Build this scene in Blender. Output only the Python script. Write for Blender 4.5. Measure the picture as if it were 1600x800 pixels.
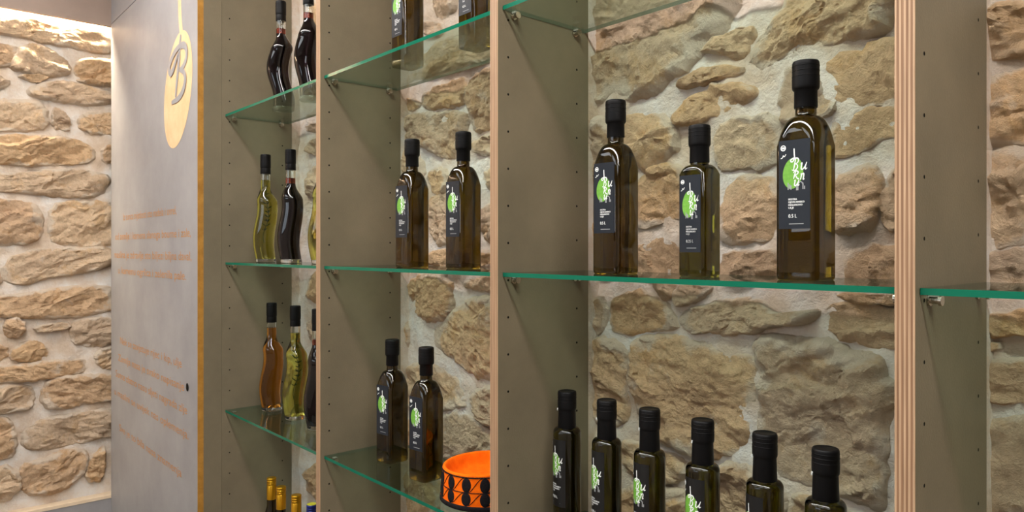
import bpy, bmesh, math, random
from mathutils import Vector, Matrix, noise

random.seed(7)
scene = bpy.context.scene
COL = scene.collection
for o in list(bpy.data.objects):
    bpy.data.objects.remove(o, do_unlink=True)

# ------------------------------------------------------------------ camera
D = 0.76            # distance from the camera to the front plane of the shelving (m)
ZC = 1.50           # eye height
F = 1130.0          # focal length in pixels of the 1600x800 frame
HOR = 390.0         # horizon row
TH = math.atan2(987.0, F)
FW = (-math.cos(TH), math.sin(TH))   # forward (X along the shelving, Y into the wall)
RT = (math.sin(TH), math.cos(TH))    # right

cam_d = bpy.data.cameras.new('camera')
cam = bpy.data.objects.new('camera', cam_d)
COL.objects.link(cam)
cam_d.sensor_fit = 'HORIZONTAL'
cam_d.sensor_width = 36.0
cam_d.lens = F / 1600.0 * 36.0
cam_d.shift_y = -(400 - HOR) / 1600.0
cam_d.clip_start = 0.02
cam.location = (0, 0, ZC)
cam.rotation_euler = (math.pi / 2, 0, math.atan2(-FW[0], FW[1]))
scene.camera = cam

# ------------------------------------------------------------------ world, light, exposure
w = bpy.data.worlds.new('world'); scene.world = w; w.use_nodes = True
bg = w.node_tree.nodes['Background']
bg.inputs[0].default_value = (0.75, 0.85, 1.0, 1); bg.inputs[1].default_value = 0.6
vs = scene.view_settings
vs.view_transform = 'Standard'; vs.look = 'None'; vs.gamma = 1.0; vs.use_curve_mapping = False
vs.exposure = 0.36
scene.cycles.max_bounces = 14
scene.cycles.transmission_bounces = 12
scene.cycles.transparent_max_bounces = 24
scene.cycles.caustics_refractive = False
scene.cycles.caustics_reflective = False
scene.cycles.sample_clamp_indirect = 6.0

DAYLIGHT_W = 18.0      # daylight entering by the shop window
CEIL_E = 29.0          # linear ceiling light
FILL_E = 4.2          # broad fill panels added at the ceiling
LED_E = 300.0           # warm strip under the soffit

dl = bpy.data.lights.new('daylight', 'AREA'); dl.shape = 'RECTANGLE'
dl.size = 2.3; dl.size_y = 0.95; dl.energy = DAYLIGHT_W; dl.color = (0.86, 0.93, 1.0)
dlo = bpy.data.objects.new('daylight', dl); COL.objects.link(dlo)
dlo.location = (-1.6, -3.02, 2.05); dlo.rotation_euler = (math.radians(90), 0, 0)   # outside the pane, shining into the room (+Y)

# ------------------------------------------------------------------ pixel helpers
def ray(px, py):
    t = (px - 800.0) / F; s = (HOR - py) / F
    return (FW[0] + RT[0] * t, FW[1] + RT[1] * t, s)
def on_y(px, py, Y):
    d = ray(px, py); k = Y / d[1]
    return Vector((d[0] * k, Y, ZC + d[2] * k))
def on_x(px, py, X):
    d = ray(px, py); k = X / d[0]
    return Vector((X, d[1] * k, ZC + d[2] * k))

# ------------------------------------------------------------------ materials
def srgb(r, g, b):
    f = lambda c: ((c / 255 + 0.055) / 1.055) ** 2.4 if c / 255 > 0.04045 else c / 255 / 12.92
    return (f(r), f(g), f(b), 1.0)
def new_mat(name):
    m = bpy.data.materials.new(name); m.use_nodes = True
    nt = m.node_tree
    return m, nt, nt.nodes['Principled BSDF']
def N(nt, typ, **kw):
    n = nt.nodes.new(typ)
    for k, v in kw.items():
        if k.startswith('i_'):
            key = k[2:]
            key = int(key) if key.isdigit() else key.replace('_', ' ')
            n.inputs[key].default_value = v
        else:
            setattr(n, k, v)
    return n
def ramp(nt, stops):
    n = nt.nodes.new('ShaderNodeValToRGB')
    e = n.color_ramp.elements
    while len(e) > 1: e.remove(e[-1])
    e[0].position = stops[0][0]; e[0].color = stops[0][1]
    for p, c in stops[1:]:
        x = e.new(p); x.color = c
    return n
def simple(name, col, rough=0.5, metal=0.0, spec=0.5, **kw):
    m, nt, b = new_mat(name)
    b.inputs['Base Color'].default_value = col if len(col) == 4 else (*col, 1)
    b.inputs['Roughness'].default_value = rough
    b.inputs['Metallic'].default_value = metal
    b.inputs['Specular IOR Level'].default_value = spec
    for k, v in kw.items():
        b.inputs[k.replace('_', ' ')].default_value = v
    return m
def mottled(name, c1, c2, scale, rough=0.6, bump=0.0, bscale=200.0, spec=0.4, detail=6):
    m, nt, b = new_mat(name)
    tc = N(nt, 'ShaderNodeTexCoord')
    n = N(nt, 'ShaderNodeTexNoise', i_Scale=scale, i_Detail=detail, i_Roughness=0.65)
    nt.links.new(tc.outputs['Object'], n.inputs['Vector'])
    r = ramp(nt, [(0.3, c1), (0.7, c2)])
    nt.links.new(n.outputs['Fac'], r.inputs[0]); nt.links.new(r.outputs[0], b.inputs['Base Color'])
    b.inputs['Roughness'].default_value = rough; b.inputs['Specular IOR Level'].default_value = spec
    if bump:
        n2 = N(nt, 'ShaderNodeTexNoise', i_Scale=bscale, i_Detail=4)
        nt.links.new(tc.outputs['Object'], n2.inputs['Vector'])
        bp = N(nt, 'ShaderNodeBump', i_Strength=bump, i_Distance=0.002)
        nt.links.new(n2.outputs['Fac'], bp.inputs['Height']); nt.links.new(bp.outputs[0], b.inputs['Normal'])
    return m

def stone_material():
    m, nt, b = new_mat('limestone')
    L = nt.links.new
    geo = N(nt, 'ShaderNodeNewGeometry'); info = N(nt, 'ShaderNodeObjectInfo')
    # every stone gets its own piece of the texture
    off = N(nt, 'ShaderNodeVectorMath', operation='SCALE'); off.inputs[0].default_value = (37, 61, 23)
    L(info.outputs['Random'], off.inputs['Scale'])
    pos = N(nt, 'ShaderNodeVectorMath', operation='ADD'); L(geo.outputs['Position'], pos.inputs[0]); L(off.outputs[0], pos.inputs[1])
    n1 = N(nt, 'ShaderNodeTexNoise', i_Scale=9.0, i_Detail=8, i_Roughness=0.68, i_Distortion=0.6); L(pos.outputs[0], n1.inputs['Vector'])
    r1 = ramp(nt, [(0.26, srgb(180, 161, 144)), (0.40, srgb(213, 190, 166)), (0.53, srgb(228, 207, 183)), (0.64, srgb(220, 191, 157)), (0.78, srgb(242, 230, 213))])
    L(n1.outputs['Fac'], r1.inputs[0])
    n2 = N(nt, 'ShaderNodeTexNoise', i_Scale=95.0, i_Detail=6, i_Roughness=0.7); L(pos.outputs[0], n2.inputs['Vector'])
    r2 = ramp(nt, [(0.3, (0.72, 0.69, 0.66, 1)), (0.52, (1, 1, 1, 1)), (0.75, (1.12, 1.1, 1.05, 1))]); L(n2.outputs['Fac'], r2.inputs[0])
    mu = N(nt, 'ShaderNodeMixRGB', blend_type='MULTIPLY', i_Fac=0.75); L(r1.outputs[0], mu.inputs[1]); L(r2.outputs[0], mu.inputs[2])
    rt = ramp(nt, [(0.0, srgb(226, 219, 212)), (0.35, srgb(255, 246, 232)), (0.7, srgb(255, 235, 205)), (1.0, srgb(236, 220, 204))])
    L(info.outputs['Random'], rt.inputs[0])
    mu2 = N(nt, 'ShaderNodeMixRGB', blend_type='MULTIPLY', i_Fac=0.9); L(mu.outputs[0], mu2.inputs[1]); L(rt.outputs[0], mu2.inputs[2])
    # lime smears left on the stone by the pointing
    n4 = N(nt, 'ShaderNodeTexNoise', i_Scale=13.0, i_Detail=5, i_Roughness=0.6); L(pos.outputs[0], n4.inputs['Vector'])
    at = N(nt, 'ShaderNodeAttribute', attribute_name='rim')          # 1 at the joint, 0 in the middle of the block
    sm = N(nt, 'ShaderNodeMath', operation='MULTIPLY_ADD'); L(at.outputs['Fac'], sm.inputs[0]); sm.inputs[1].default_value = 0.26; L(n4.outputs['Fac'], sm.inputs[2])
    r4 = ramp(nt, [(0.62, (0, 0, 0, 1)), (0.72, (1, 1, 1, 1))]); L(sm.outputs[0], r4.inputs[0])
    sc = N(nt, 'ShaderNodeMath', operation='MULTIPLY'); L(r4.outputs[0], sc.inputs[0]); sc.inputs[1].default_value = 0.75
    mx = N(nt, 'ShaderNodeMixRGB', blend_type='MIX'); L(sc.outputs[0], mx.inputs[0]); L(mu2.outputs[0], mx.inputs[1]); mx.inputs[2].default_value = srgb(224, 209, 190)
    L(mx.outputs[0], b.inputs['Base Color'])
    b.inputs['Roughness'].default_value = 0.92; b.inputs['Specular IOR Level'].default_value = 0.15
    n3 = N(nt, 'ShaderNodeTexNoise', i_Scale=45.0, i_Detail=12, i_Roughness=0.75, i_Distortion=0.4); L(pos.outputs[0], n3.inputs['Vector'])
    v3 = N(nt, 'ShaderNodeTexVoronoi', feature='F1', i_Scale=60.0); L(pos.outputs[0], v3.inputs['Vector'])
    n5 = N(nt, 'ShaderNodeTexNoise', i_Scale=320.0, i_Detail=6, i_Roughness=0.7); L(pos.outputs[0], n5.inputs['Vector'])
    ad5 = N(nt, 'ShaderNodeMath', operation='MULTIPLY_ADD'); L(n5.outputs['Fac'], ad5.inputs[0]); ad5.inputs[1].default_value = 0.22; L(n3.outputs['Fac'], ad5.inputs[2])
    ad = N(nt, 'ShaderNodeMath', operation='MULTIPLY_ADD'); L(v3.outputs['Distance'], ad.inputs[0]); ad.inputs[1].default_value = 0.25; L(ad5.outputs[0], ad.inputs[2])
    bp = N(nt, 'ShaderNodeBump', i_Strength=1.0, i_Distance=0.012); L(ad.outputs[0], bp.inputs['Height']); L(bp.outputs[0], b.inputs['Normal'])
    return m

def mortar_material():
    m, nt, b = new_mat('lime_mortar')
    L = nt.links.new
    geo = N(nt, 'ShaderNodeNewGeometry')
    n1 = N(nt, 'ShaderNodeTexNoise', i_Scale=7.0, i_Detail=7, i_Roughness=0.65); L(geo.outputs['Position'], n1.inputs['Vector'])
    r1 = ramp(nt, [(0.30, srgb(206, 182, 156)), (0.42, srgb(218, 198, 177)), (0.52, srgb(228, 215, 201)), (0.64, srgb(236, 231, 225))]); L(n1.outputs['Fac'], r1.inputs[0])
    L(r1.outputs[0], b.inputs['Base Color'])
    b.inputs['Roughness'].default_value = 0.95; b.inputs['Specular IOR Level'].default_value = 0.1
    n3 = N(nt, 'ShaderNodeTexNoise', i_Scale=70.0, i_Detail=9, i_Roughness=0.72); L(geo.outputs['Position'], n3.inputs['Vector'])
    bp = N(nt, 'ShaderNodeBump', i_Strength=0.9, i_Distance=0.009); L(n3.outputs['Fac'], bp.inputs['Height']); L(bp.outputs[0], b.inputs['Normal'])
    return m

def ply_material(name, cols, t, axis='X'):
    """striped plywood edge, one cycle of veneers across thickness t (object space, origin on one face)"""
    m, nt, b = new_mat(name); L = nt.links.new
    tc = N(nt, 'ShaderNodeTexCoord'); sep = N(nt, 'ShaderNodeSeparateXYZ'); L(tc.outputs['Object'], sep.inputs[0])
    mp = N(nt, 'ShaderNodeMapping'); mp.inputs['Scale'].default_value = (160, 60, 2.5); L(tc.outputs['Object'], mp.inputs['Vector'])
    n = N(nt, 'ShaderNodeTexNoise', i_Scale=4.0, i_Detail=5); L(mp.outputs[0], n.inputs['Vector'])
    dv = N(nt, 'ShaderNodeMath', operation='MULTIPLY'); L(sep.outputs[axis], dv.inputs[0]); dv.inputs[1].default_value = 4.5 / t
    fr = N(nt, 'ShaderNodeMath', operation='FRACT'); L(dv.outputs[0], fr.inputs[0])
    r = ramp(nt, [(0.0, cols[0]), (0.44, cols[0]), (0.54, cols[1]), (0.92, cols[1]), (1.0, cols[2])]); L(fr.outputs[0], r.inputs[0])
    rn = ramp(nt, [(0.3, (0.62, 0.56, 0.52, 1)), (0.6, (1.05, 1.05, 1.05, 1))]); L(n.outputs['Fac'], rn.inputs[0])
    mu = N(nt, 'ShaderNodeMixRGB', blend_type='MULTIPLY', i_Fac=0.8); L(r.outputs[0], mu.inputs[1]); L(rn.outputs[0], mu.inputs[2])
    L(mu.outputs[0], b.inputs['Base Color']); b.inputs['Roughness'].default_value = 0.6
    return m

def pane_material(name, tint, rough=0.015):
    """flat clear sheet: tinted see-through with Fresnel reflection"""
    m = bpy.data.materials.new(name); m.use_nodes = True; nt = m.node_tree; nt.nodes.clear(); L = nt.links.new
    o = N(nt, 'ShaderNodeOutputMaterial'); t = N(nt, 'ShaderNodeBsdfTransparent'); t.inputs[0].default_value = tint
    g = N(nt, 'ShaderNodeBsdfGlossy'); g.inputs['Roughness'].default_value = rough
    lw = N(nt, 'ShaderNodeLayerWeight'); pw = N(nt, 'ShaderNodeMath', operation='POWER'); pw.inputs[1].default_value = 5.0
    L(lw.outputs['Facing'], pw.inputs[0]); fa = N(nt, 'ShaderNodeMath', operation='MULTIPLY_ADD'); L(pw.outputs[0], fa.inputs[0])
    fa.inputs[1].default_value = 0.90; fa.inputs[2].default_value = 0.045; mx = N(nt, 'ShaderNodeMixShader')
    L(fa.outputs[0], mx.inputs[0]); L(t.outputs[0], mx.inputs[1]); L(g.outputs[0], mx.inputs[2]); L(mx.outputs[0], o.inputs[0])
    return m

def glass(name, col, rough=0.0, ior=1.48):
    m, nt, b = new_mat(name)
    b.inputs['Base Color'].default_value = (*col, 1); b.inputs['Transmission Weight'].default_value = 1.0
    b.inputs['Roughness'].default_value = rough; b.inputs['IOR'].default_value = ior
    return m

def emit(name, col, s):
    m = bpy.data.materials.new(name); m.use_nodes = True; nt = m.node_tree; nt.nodes.clear()
    o = N(nt, 'ShaderNodeOutputMaterial'); e = N(nt, 'ShaderNodeEmission'); e.inputs[0].default_value = (*col, 1); e.inputs[1].default_value = s
    nt.links.new(e.outputs[0], o.inputs[0]); return m

T = 0.0255 * D                      # board thickness
M = {}
M['stone'] = stone_material()
M['mortar'] = mortar_material()
M['board'] = mottled('grey_board', srgb(108, 99, 80), srgb(125, 114, 93), 5.0, rough=0.55, bump=0.15, bscale=350, spec=0.35)
M['board2'] = mottled('grey_door_board', srgb(136, 133, 134), srgb(156, 153, 153), 4.0, rough=0.5, bump=0.1, bscale=350, spec=0.4)
M['soffit'] = mottled('soffit_paint', srgb(150, 130, 118), srgb(160, 140, 127), 6.0, rough=0.7)
M['ply'] = ply_material('plywood_edge', (srgb(182, 150, 118), srgb(138, 103, 75), srgb(76, 53, 37)), T)
M['ochre'] = mottled('varnished_edge', srgb(150, 104, 38), srgb(186, 136, 62), 30.0, rough=0.4)
M['pale_wood'] = mottled('pale_wood', srgb(214, 190, 160), srgb(232, 210, 182), 20.0, rough=0.5)
M['hole'] = simple('hole_dark', (0.006, 0.005, 0.004), 0.9, spec=0.1)
M['steel'] = simple('pin_metal', srgb(190, 180, 165), 0.25, metal=1.0)
M['pinplastic'] = simple('pin_plastic', srgb(205, 200, 185), 0.2, Transmission_Weight=0.5)
M['pane'] = pane_material('shelf_glass', (0.84, 0.93, 0.88, 1))
M['edge'] = simple('shelf_glass_edge', srgb(8, 98, 74), 0.15, spec=0.25)
M['side'] = simple('shelf_glass_ground_side', srgb(84, 92, 74), 0.3, spec=0.3)
M['winpane'] = pane_material('window_glass', (0.97, 0.98, 0.98, 1))
M['olive'] = glass('dark_olive_glass', (0.078, 0.046, 0.003))
M['olive2'] = glass('green_olive_glass', (0.080, 0.068, 0.004))
M['clear'] = glass('clear_glass', (0.95, 0.97, 0.96), ior=1.45)
M['oil'] = glass('green_oil', (0.66, 0.64, 0.11))
M['amber'] = glass('amber_liquid', (0.72, 0.30, 0.035))
M['darkwine'] = glass('dark_liquid', (0.010, 0.004, 0.008))
M['redneck'] = glass('dark_red_liquid', (0.34, 0.06, 0.035))
M['cap'] = simple('matt_black_capsule', (0.0045, 0.0042, 0.0045), 0.45, spec=0.14)
M['label'] = simple('slate_label_paper', srgb(30, 34, 41), 0.40, spec=0.28)
M['label_black'] = simple('black_label_paper', srgb(14, 14, 15), 0.4, spec=0.5)
M['white'] = simple('white_print', srgb(232, 234, 232), 0.5)
M['grey'] = simple('grey_print', srgb(150, 152, 154), 0.5)
M['green'] = mottled('green_print', srgb(94, 152, 50), srgb(118, 176, 66), 300.0, rough=0.45)
M['gold'] = simple('gold_foil', srgb(206, 152, 34), 0.3, metal=0.85)
M['blue'] = simple('blue_foil', srgb(30, 42, 120), 0.35, metal=0.4)
M['yellowgreen'] = simple('yellow_green_cap_top', srgb(190, 180, 50), 0.4)
M['felt'] = mottled('orange_felt', srgb(236, 92, 4), srgb(250, 116, 14), 60.0, rough=0.95, bump=0.6, bscale=700, spec=0.1)
M['blackfelt'] = mottled('black_embroidery', srgb(20, 18, 20), srgb(34, 30, 32), 300.0, rough=0.9, bump=0.6, bscale=900, spec=0.1)
M['inlay'] = mottled('inlay_wood', srgb(212, 172, 126), srgb(230, 196, 154), 14.0, rough=0.5)
M['engrave'] = mottled('engraved_ply', srgb(172, 118, 70), srgb(196, 144, 92), 60.0, rough=0.7)
M['herb'] = simple('herb_green', srgb(44, 62, 22), 0.6)
M['plaster'] = mottled('white_plaster', srgb(202, 194, 184), srgb(212, 205, 196), 3.0, rough=0.9)
M['floor'] = mottled('floor_concrete', srgb(104, 94, 84), srgb(120, 110, 98), 2.5, rough=0.6)
M['frame'] = simple('dark_window_frame', srgb(70, 66, 62), 0.5)
M['housing'] = simple('lamp_housing', srgb(225, 225, 222), 0.5)
M['led'] = emit('warm_led', (1.0, 0.86, 0.64), LED_E)
M['fill_light'] = emit('cool_fill_panel', (0.93, 0.97, 1.0), FILL_E)
M['panel_light'] = emit('neutral_led_panel', (1.0, 0.962, 0.915), CEIL_E)

# ------------------------------------------------------------------ mesh helpers
class MB:
    """collects verts and faces (with a material slot per face)"""
    def __init__(s): s.v = []; s.f = []; s.m = []
    def add(s, vs, fs, mi=0):
        k = len(s.v); s.v += [tuple(p) for p in vs]
        s.f += [tuple(i + k for i in f) for f in fs]; s.m += [mi] * len(fs)
    def box(s, x0, x1, y0, y1, z0, z1, mi=0):
        v = [(x, y, z) for z in (z0, z1) for y in (y0, y1) for x in (x0, x1)]
        s.add(v, [(0, 2, 3, 1), (4, 5, 7, 6), (0, 1, 5, 4), (2, 6, 7, 3), (0, 4, 6, 2), (1, 3, 7, 5)], mi)
    def loft(s, rings, closed=True, cap0=True, cap1=True, mi=0):
        n = len(rings[0]); vs = [p for r in rings for p in r]; fs = []
        for i in range(len(rings) - 1):
            for j in range(n if closed else n - 1):
                a = i * n + j; b = i * n + (j + 1) % n
                fs.append((a, b, b + n, a + n))
        if cap0: fs.append(tuple(range(n - 1, -1, -1)))
        if cap1: fs.append(tuple(range((len(rings) - 1) * n, len(rings) * n)))
        s.add(vs, fs, mi)
    def lathe(s, prof, n=32, cx=0.0, cy=0.0, cap0=True, cap1=True, mi=0):
        rings = [[(cx + r * math.cos(2 * math.pi * k / n), cy + r * math.sin(2 * math.pi * k / n), z) for k in range(n)] for r, z in prof]
        s.loft(rings, True, cap0, cap1, mi)
    def tube(s, pts, rad, n=6, mi=0):
        rings = []
        for i, p in enumerate(pts):
            p = Vector(p); d = (Vector(pts[min(i + 1, len(pts) - 1)]) - Vector(pts[max(i - 1, 0)])).normalized()
            a = d.orthogonal().normalized(); b = d.cross(a)
            r = rad[i] if isinstance(rad, (list, tuple)) else rad
            rings.append([tuple(p + a * r * math.cos(2 * math.pi * k / n) + b * r * math.sin(2 * math.pi * k / n)) for k in range(n)])
        s.loft(rings, mi=mi)
    def mesh(s, name, mats, smooth=False, sharp=None):
        me = bpy.data.meshes.new(name); me.from_pydata(s.v, [], s.f)
        for m in mats: me.materials.append(m)
        for p, mi in zip(me.polygons, s.m): p.material_index = mi
        if smooth:
            me.polygons.foreach_set('use_smooth', [True] * len(me.polygons))
            if sharp is not None:
                me.set_sharp_from_angle(angle=math.radians(sharp))
        me.update(); return me
    def obj(s, name, mats, parent=None, smooth=False, sharp=None, loc=(0, 0, 0), rz=0.0):
        if not isinstance(mats, (list, tuple)): mats = [mats]
        return link(name, s.mesh(name, mats, smooth, sharp), parent, loc, rz)

def link(name, data, parent=None, loc=(0, 0, 0), rz=0.0):
    o = bpy.data.objects.new(name, data); COL.objects.link(o)
    o.location = loc; o.rotation_euler = (0, 0, rz); o.parent = parent
    return o
def tag(o, label, cat, group=None):
    o['label'] = label; o['category'] = cat
    if group: o['group'] = group
    return o
def thing(name, label, cat, loc=(0, 0, 0), rz=0.0, group=None):
    return tag(link(name, None, None, loc, rz), label, cat, group)
def struct(o, label=None):
    o['kind'] = 'structure'
    if label: o['label'] = label
    return o
def copy_tree(o, parent=None):
    c = o.copy(); COL.objects.link(c); c.parent = parent
    for ch in o.children: copy_tree(ch, c)
    return c
def place(proto, used, loc, rz, label, group=None):
    """the first call moves the prototype itself, later ones copy it with its parts"""
    o = proto if not used else copy_tree(proto)
    used.append(o); o.location = loc; o.rotation_euler = (0, 0, rz); o['label'] = label
    if group: o['group'] = group
    return o

_tc = {}
def text_geo(body, size, shear=0.0):
    key = (body, round(size, 5), shear)
    if key not in _tc:
        cu = bpy.data.curves.new('lettering', 'FONT'); cu.body = body; cu.size = size; cu.shear = shear; cu.resolution_u = 3
        ob = bpy.data.objects.new('lettering', cu); COL.objects.link(ob)
        dg = bpy.context.evaluated_depsgraph_get()
        me = bpy.data.meshes.new_from_object(ob.evaluated_get(dg))
        _tc[key] = ([tuple(v.co)[:2] for v in me.vertices], [tuple(p.vertices) for p in me.polygons])
        bpy.data.objects.remove(ob, do_unlink=True); bpy.data.curves.remove(cu); bpy.data.meshes.remove(me)
    return _tc[key]
def text_fit(body, x0, y0, width=None, height=None, shear=0.0):
    """2D verts/faces of text with its lower left at x0,y0, stretched to a width and capital height"""
    v, f = text_geo(body, 1.0, shear)
    xs = [p[0] for p in v]; mnx, mxx = min(xs), max(xs)
    sy = (height or 1.0) / 0.72
    sx = width / (mxx - mnx) if width else sy
    return [(x0 + (p[0] - mnx) * sx, y0 + p[1] * sy) for p in v], f
def ribbon2(pts, wd):
    """flat 2D stroke along a polyline; wd a number or a list of widths"""
    L, R = [], []
    n = len(pts)
    for i in range(n):
        a = pts[max(i - 1, 0)]; b = pts[min(i + 1, n - 1)]
        dx, dy = b[0] - a[0], b[1] - a[1]; l = math.hypot(dx, dy) or 1
        h = (wd[i] if isinstance(wd, (list, tuple)) else wd) / 2
        L.append((pts[i][0] - dy / l * h, pts[i][1] + dx / l * h)); R.append((pts[i][0] + dy / l * h, pts[i][1] - dx / l * h))
    return L + R, [(i, n + i, n + i + 1, i + 1) for i in range(n - 1)]
def smooth_poly(pts, k=3, closed=False):
    """Chaikin subdivision"""
    for _ in range(k):
        q = []
        n = len(pts)
        rng = range(n) if closed else range(n - 1)
        if not closed: q.append(pts[0])
        for i in rng:
            a = pts[i]; b = pts[(i + 1) % n]
            q.append(tuple(a[j] * .75 + b[j] * .25 for j in range(2))); q.append(tuple(a[j] * .25 + b[j] * .75 for j in range(2)))
        if not closed: q.append(pts[-1])
        pts = q
    return pts

# ------------------------------------------------------------------ the room
WALL_Y = 1.285 * D + 0.027          # mortar face of the stone wall behind the shelving
END_X = -4.225 * D - 0.055          # mortar face of the stone end wall
ROOM_X1, ROOM_Y0, ROOM_Z = 2.4, -2.9, 2.80

def fbm(p, o=4): return noise.fractal(p, 0.8, 2.1, o, noise_basis='PERLIN_ORIGINAL')

def mortar_h(a, b, s):
    return 0.0075 * fbm(Vector((a * 7, b * 7, s)), 3) + 0.005 * fbm(Vector((a * 28, b * 28, s + 9)), 4)

def stone_wall(name, a0, a1, z0, z1, step, axis, base, sgn, seed, thick):
    """wall slab whose room side is a trowelled, uneven mortar face; axis 'Y': faces -Y, axis 'X': faces +X"""
    na = int((a1 - a0) / step) + 1; nz = int((z1 - z0) / step) + 1
    vs, fs = [], []
    for j in range(nz):
        for i in range(na):
            a = a0 + (a1 - a0) * i / (na - 1); z = z0 + (z1 - z0) * j / (nz - 1)
            d = base + sgn * mortar_h(a, z, seed)
            vs.append((a, d, z) if axis == 'Y' else (d, a, z))
    for j in range(nz - 1):
        for i in range(na - 1):
            k = j * na + i
            q = (k, k + 1, k + na + 1, k + na)
            fs.append(q if axis == 'Y' else q)
    mb = MB(); mb.add(vs, fs)
    b = base - sgn * 0.03; c = base - sgn * thick; lo, hi = min(b, c), max(b, c)
    if axis == 'Y': mb.box(a0, a1, lo, hi, z0, z1)
    else: mb.box(lo, hi, a0, a1, z0, z1)
    return struct(mb.obj(name, M['mortar'], smooth=True, sharp=60))

wall_back = stone_wall('wall_back', END_X - 0.05, ROOM_X1, 0.0, ROOM_Z, 0.011, 'Y', WALL_Y, -1, 3.1, 0.25)
wall_back['label'] = 'rough limestone wall with wide pale mortar joints behind the shelving'
wall_left = stone_wall('wall_left', -1.2, WALL_Y + 0.1, 0.0, ROOM_Z, 0.012, 'X', END_X, 1, 8.7, 0.25)
wall_left['label'] = 'coursed limestone end wall washed by warm light from the soffit'

def box_struct(name, x0, x1, y0, y1, z0, z1, mat, label=None):
    mb = MB(); mb.box(x0, x1, y0, y1, z0, z1); return struct(mb.obj(name, mat), label)
box_struct('floor', END_X - 0.3, ROOM_X1 + 0.2, ROOM_Y0 - 0.2, WALL_Y + 0.25, -0.12, 0.0, M['floor'])
box_struct('ceiling', END_X - 0.3, ROOM_X1 + 0.2, ROOM_Y0 - 0.2, WALL_Y + 0.25, ROOM_Z, ROOM_Z + 0.12, M['plaster'])
box_struct('wall_right', ROOM_X1, ROOM_X1 + 0.2, ROOM_Y0 - 0.2, WALL_Y + 0.25, 0, ROOM_Z, M['plaster'])
mb = MB()   # wall behind the camera with the opening of the shop window
WX0, WX1, WZ0, WZ1 = -2.75, -0.45, 1.56, 2.54
mb.box(END_X - 0.3, WX0, ROOM_Y0 - 0.08, ROOM_Y0, 0, ROOM_Z); mb.box(WX1, ROOM_X1 + 0.2, ROOM_Y0 - 0.08, ROOM_Y0, 0, ROOM_Z)
mb.box(WX0, WX1, ROOM_Y0 - 0.08, ROOM_Y0, 0, WZ0); mb.box(WX0, WX1, ROOM_Y0 - 0.08, ROOM_Y0, WZ1, ROOM_Z)
struct(mb.obj('wall_front', M['plaster']))
mb = MB(); mb.box(END_X - 0.25, END_X, ROOM_Y0, -1.2, 0, ROOM_Z); o = struct(mb.obj('wall_left_front', M['plaster']))
o.name = 'wall_entrance'
mb = MB(); mb.box(WX0, WX1, ROOM_Y0 - 0.05, ROOM_Y0 - 0.044, WZ0, WZ1); win = struct(mb.obj('window_1', M['winpane']))
mb = MB()
for x in (WX0, -1.62, WX1 - 0.06): mb.box(x, x + 0.06, ROOM_Y0 - 0.07, ROOM_Y0 - 0.01, WZ0, WZ1)
for z in (WZ0, WZ1 - 0.06): mb.box(WX0, WX1, ROOM_Y0 - 0.068, ROOM_Y0 - 0.012, z, z + 0.06)
mb.obj('window_frame', M['frame'], win)

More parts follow.
